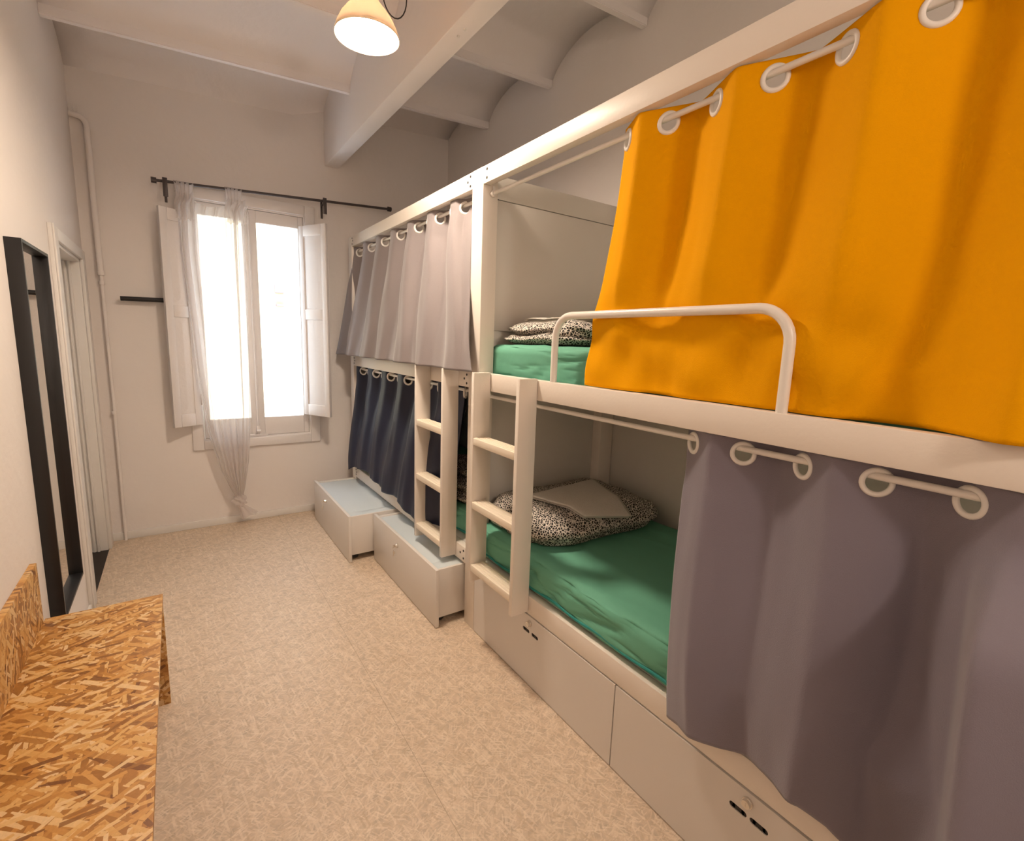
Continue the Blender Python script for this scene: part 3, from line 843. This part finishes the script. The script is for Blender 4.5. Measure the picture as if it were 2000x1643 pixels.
# ------------------------------------------------------------------ curtains with rings
def rail_curtain(label, mat_, y_rings, s, zr, ph, ytop, ybot, hem, xout, amp, warp, seed, pleat=None, pf=1, fine=.006, crease=None, clampx=None, y0v=.09, soft=True, clampz=1.52, xr=XB+.05, group=None, base_z=None, edgefn=None):
    """fabric threaded on a rail: weaves before and behind it, a ring where it crosses"""
    r0 = y_rings[0]
    (ya, yb) = ytop; (yc, yd) = ybot      # ya, yc: far edge; yb, yd: near edge
    o_ = thing('bed_curtain', (xr, (ya+yb)/2, base_z), label, 'curtain', group)
    ztop = zr+.030
    n = int(abs(ya-yb)/fine)
    tv = [0, .004, .008, .012, .016, .020, .024, .028, .032, .036, .040, .044, .048, .052, .056, .060, .064, .068, .072, .076, .080]
    zs = [ztop-t for t in tv]
    rest = 70
    def A(v, u): return amp(v, u)
    bmm = bmesh.new(); vs = []
    for i in range(n+1):
        f = i/n; u = ya+(yb-ya)*f
        ub = yc+(yd-yc)*f
        zh = hem(ub)
        col = []
        zl = list(zs)
        zlast = zs[-1]
        zl += [zlast+(zh-zlast)*k/rest for k in range(1, rest+1)]
        for z in zl:
            v = (ztop-z)/(ztop-zh)
            v2 = max(0, v-y0v)/(1-y0v); g = sm(.07, .25, v)
            y = u+(ub-u)*v2+warp(v, u, seed)*g
            w = math.sin(PI*(u-r0)/s)
            if pleat: w = pleat(w, v, u)
            x = xr+ph*A(v, u)*w-xout(v, ub)*(g if soft else max(0, v-.06)/.94/max(v, .01))
            if crease: x += crease(v, y)*g
            x += (.010 if not crease else .004)*v*g*noise.noise(Vector((u*5, z*3, seed)))+.004*g*noise.noise(Vector((u*17, z*5, seed+3)))
            if clampx:
                cx_ = clampx+max(0, z-clampz+.05)*.3
                if x > cx_-.01: x = cx_-.01*math.exp(-(x-cx_+.01)/.01)
            col.append(bmm.verts.new((x, y, z)))
        vs.append(col)
    for i in range(n):
        for j in range(len(vs[0])-1):
            q = (vs[i][j], vs[i+1][j], vs[i+1][j+1], vs[i][j+1])
            c = sum((p.co for p in q), Vector())/4
            if j < 20 and any((c-Vector((xr, ry, zr-.0135))).length < .0285 for ry in y_rings): continue
            bmm.faces.new(q)
    loose = [v for v in bmm.verts if not v.link_faces]
    bmesh.ops.delete(bmm, geom=loose, context='VERTS')
    m = MB(); m.merge(bmm)
    solidify(m.build('cloth', mat_, o_, smooth=True), .0016)
    for k, ry in enumerate(y_rings):
        idx = round((r0-ry)/s)
        sl = pf*ph*A(.03, ry)*PI/s*math.cos(PI*(ry-r0)/s)    # dx/dy
        tdir = Vector((sl, 1, 0)).normalized(); nrm = Vector((tdir.y, -tdir.x, 0))
        t = bmesh.new(); ns, nr = 36, 10; Rr, rw, rt = .0275, .0064, .0060
        rings = []
        for a_ in range(ns):
            a = 2*PI*a_/ns; ring = []
            for b_ in range(nr):
                b = 2*PI*b_/nr
                rad = Rr+rw*math.cos(b); hgt = rt*math.sin(b)
                p = tdir*(rad*math.cos(a))+Vector((0, 0, rad*math.sin(a)))+nrm*hgt
                ring.append(t.verts.new(p+Vector((xr, ry, zr-.0135))))
            rings.append(ring)
        for a_ in range(ns):
            for b_ in range(nr):
                t.faces.new((rings[a_][b_], rings[(a_+1) % ns][b_], rings[(a_+1) % ns][(b_+1) % nr], rings[a_][(b_+1) % nr]))
        q = MB(); q.merge(t); q.build('curtain_ring', 'ring', o_, smooth=True)
    return o_

def sm(a, b, t):
    t = min(max((t-a)/(b-a), 0), 1); return t*t*(3-2*t)
def tri(w, v, u): return 2/PI*math.asin(.985*w)*1.02
# mustard curtain, top deck, near
rail_curtain('mustard yellow curtain hanging over the upper bed in the foreground', 'yellow',
    [1.205-.158*k for k in range(9)], .158, 2.174, 1, (1.235, -.09), (1.328, -.06),
    hem=lambda y: 1.3545,
    xout=lambda v, y: .012*sm(.3, .8, v)+.036*sm(.4, 1, v)*sm(.32, .2, y),
    pleat=tri, pf=.62, amp=lambda v, u: .043*(1-.10*sm(.1, .6, v))*(1-.80*sm(.55, .78, v)*sm(.30, .55, u)), warp=lambda v, u, s: .012*v*math.sin(u*9+v*3)+.010*math.sin(v*5+u*4)*v,
    crease=lambda v, y: (.006*math.sin(y*14+v*26)+.004*math.sin(y*31-v*17))*sm(.62, .8, v)*sm(.3, .5, y),
    seed=2, base_z=1.35, clampx=1.268)
# grey mauve curtain, lower deck, near
def hemG(y):
    tab = [(.86, .385), (.81, .392), (.76, .415), (.63, .428), (.49, .450), (.40, .458), (.35, .44), (.30, .40), (.22, .34), (.1, .30), (-.3, .28)]
    for (a, b), (c, d) in zip(tab, tab[1:]):
        if c <= y <= a: return b+(d-b)*(a-y)/(a-c)
    return tab[0][1] if y > .86 else tab[-1][1]
rail_curtain('dark grey mauve curtain hanging over the lower bed in the foreground', 'greyfab',
    [.861-.1545*k for k in range(7)], .1545, 1.238, 1, (.895, -.09), (.820, -.12),
    hem=hemG,
    xout=lambda v, y: .100*sm(.0, .95, v)+(.16*sm(.185, .125, y)-.030*math.exp(-((y-.24)/.06)**2))*sm(.02, .3, v),
    pleat=tri, pf=.62, amp=lambda v, u: .042*(1-.15*sm(.1, .9, v)), warp=lambda v, u, s: .012*v*math.sin(u*8+v*4),
    seed=6, base_z=.38, clampx=1.192, clampz=.66)
# taupe curtain, top deck, far
def pl(w, v, u): return math.sin(w*PI/2)
rail_curtain('light grey curtain hanging over the upper bed beside the window', 'greyfab2',
    [4.007-.1433*k for k in range(13)], .1433, 2.174, -1, (4.055, 2.215), (4.245, 2.005),
    hem=lambda y: 1.357, pleat=pl, pf=PI/2,
    xout=lambda v, y: .124*v+.006*v*math.sin(y*3), soft=False,
    amp=lambda v, u: .034*(1-.35*sm(.1, .9, v))*(.25 if u < 2.287 else 1), y0v=.16, warp=lambda v, u, s: .022*v*math.sin(u*11+v*5)+.012*v*math.sin(u*23-v*7),
    seed=11, base_z=1.35, fine=.005)
# navy curtain, lower deck, far
rail_curtain('navy blue satin curtain hanging over the lower bed beside the window', 'navy',
    [3.959-.155*k for k in range(12)], .155, 1.245, -1, (4.045, 2.235), (4.075, 2.40),
    hem=lambda y: .432+.012*math.sin(y*7)+.03*sm(3.9, 3.7, y)*sm(3.2, 3.5, y)-(.05 if y < 2.8 else .05*sm(3.0, 2.8, y))-.04*sm(3.95, 4.1, y), pleat=pl, pf=PI/2,
    xout=lambda v, y: .092*sm(0, 1, v)*sm(2.3, 2.7, y),
    amp=lambda v, u: .030*(1-.6*sm(.1, .9, v)), warp=lambda v, u, s: .012*v*math.sin(u*9+v*5),
    seed=17, base_z=.42, fine=.005)

# ------------------------------------------------------------------ pendant lamp, and an added fill globe
def pendant(name, c, label, bulbmat, group=None):
    x, y, z = c
    o_ = thing(name, (x, y, z), label, 'lamp', group)
    prof = [(.127, 0), (.125, .012), (.117, .035), (.102, .065), (.082, .092), (.058, .12), (.041, .142), (.039, .16), (.039, .24), (.030, .25), (.0, .25)]
    solidify(MB().lathe(prof, c, 56).build('lamp_shade', 'shade', o_, smooth=True), .0015, 1)
    MB().lathe([(0, .012), (.05, .010), (.10, .010), (.119, .018), (.108, .045), (.05, .085), (.0, .095)], c, 48).build('bulb', bulbmat, o_, smooth=True)
    zc = vault(x, y)+.01
    MB().tube([(x, y, z+.24), (x, y, zc)], .003, 8).build('cord', 'hole', o_)
    pts = []
    for k in range(25):
        a = -PI*.5+k/24*2*PI
        pts.append((x+.110+.052*math.sin(a+PI/2+0)*1.0, y-.02, z+.19-.0+.088*-math.cos(a+PI/2)*1.0+.0))
    MB().tube(pts, .0026, 8).build('cable_loop', 'hole', o_)
    MB().lathe([(0, 0), (.045, 0), (.05, -.02), (.02, -.03), (0, -.03)], (x, y, zc), 32).build('ceiling_rose', 'trim', o_, smooth=True)
    return o_
pendant('pendant_lamp', (.728, 2.19, 2.712), 'lit cone shaped pendant lamp hanging left of the ceiling beam', 'bulb')
gl = thing('fill_globe', (.75, -1.05, 2.25), 'unseen glowing globe added behind the viewer as fill light', 'lamp')  # added out of view to light the foreground evenly
t = bmesh.new(); bmesh.ops.create_uvsphere(t, u_segments=32, v_segments=20, radius=.09); m_ = MB(); m_.merge(t, Matrix.Translation((.75, -1.05, 2.25))); m_.build('globe', 'fill_glow', gl, smooth=True)
MB().cyl((.75, -1.05, 2.33), (.75, -1.05, 2.40), .03).build('fill_holder', 'trim', gl)
MB().tube([(.75, -1.05, 2.40), (.75, -1.05, vault(.75, -1.05)+.01)], .003, 8).build('cord', 'hole', gl)

# ------------------------------------------------------------------ across the street
M['facade'] = mat('cream_render', (.42, .375, .26), .9, spec=.1)
M['lilac'] = mat('lilac_shutter', (.22, .16, .17), .8, spec=.1)
fa = thing('house_facade', (1.2, 10.2, -4), 'sunlit cream facade across the street seen through the window', 'building')
box('wall', 'facade', fa, -5, 7.5, 10.1, 10.5, -4, 5.2, bev=0)
box('window', 'lilac', fa, 1.575, 1.725, 10.06, 10.1, 2.26, 2.44, bev=0)
bl = box('balcony_rail', 'lilac', fa, 1.36, 1.96, 9.98, 10.0, 2.14, 2.185, bev=0)
box('balcony_floor', 'lilac', fa, 1.585, 1.72, 9.98, 10.1, 2.02, 2.05, bev=0)
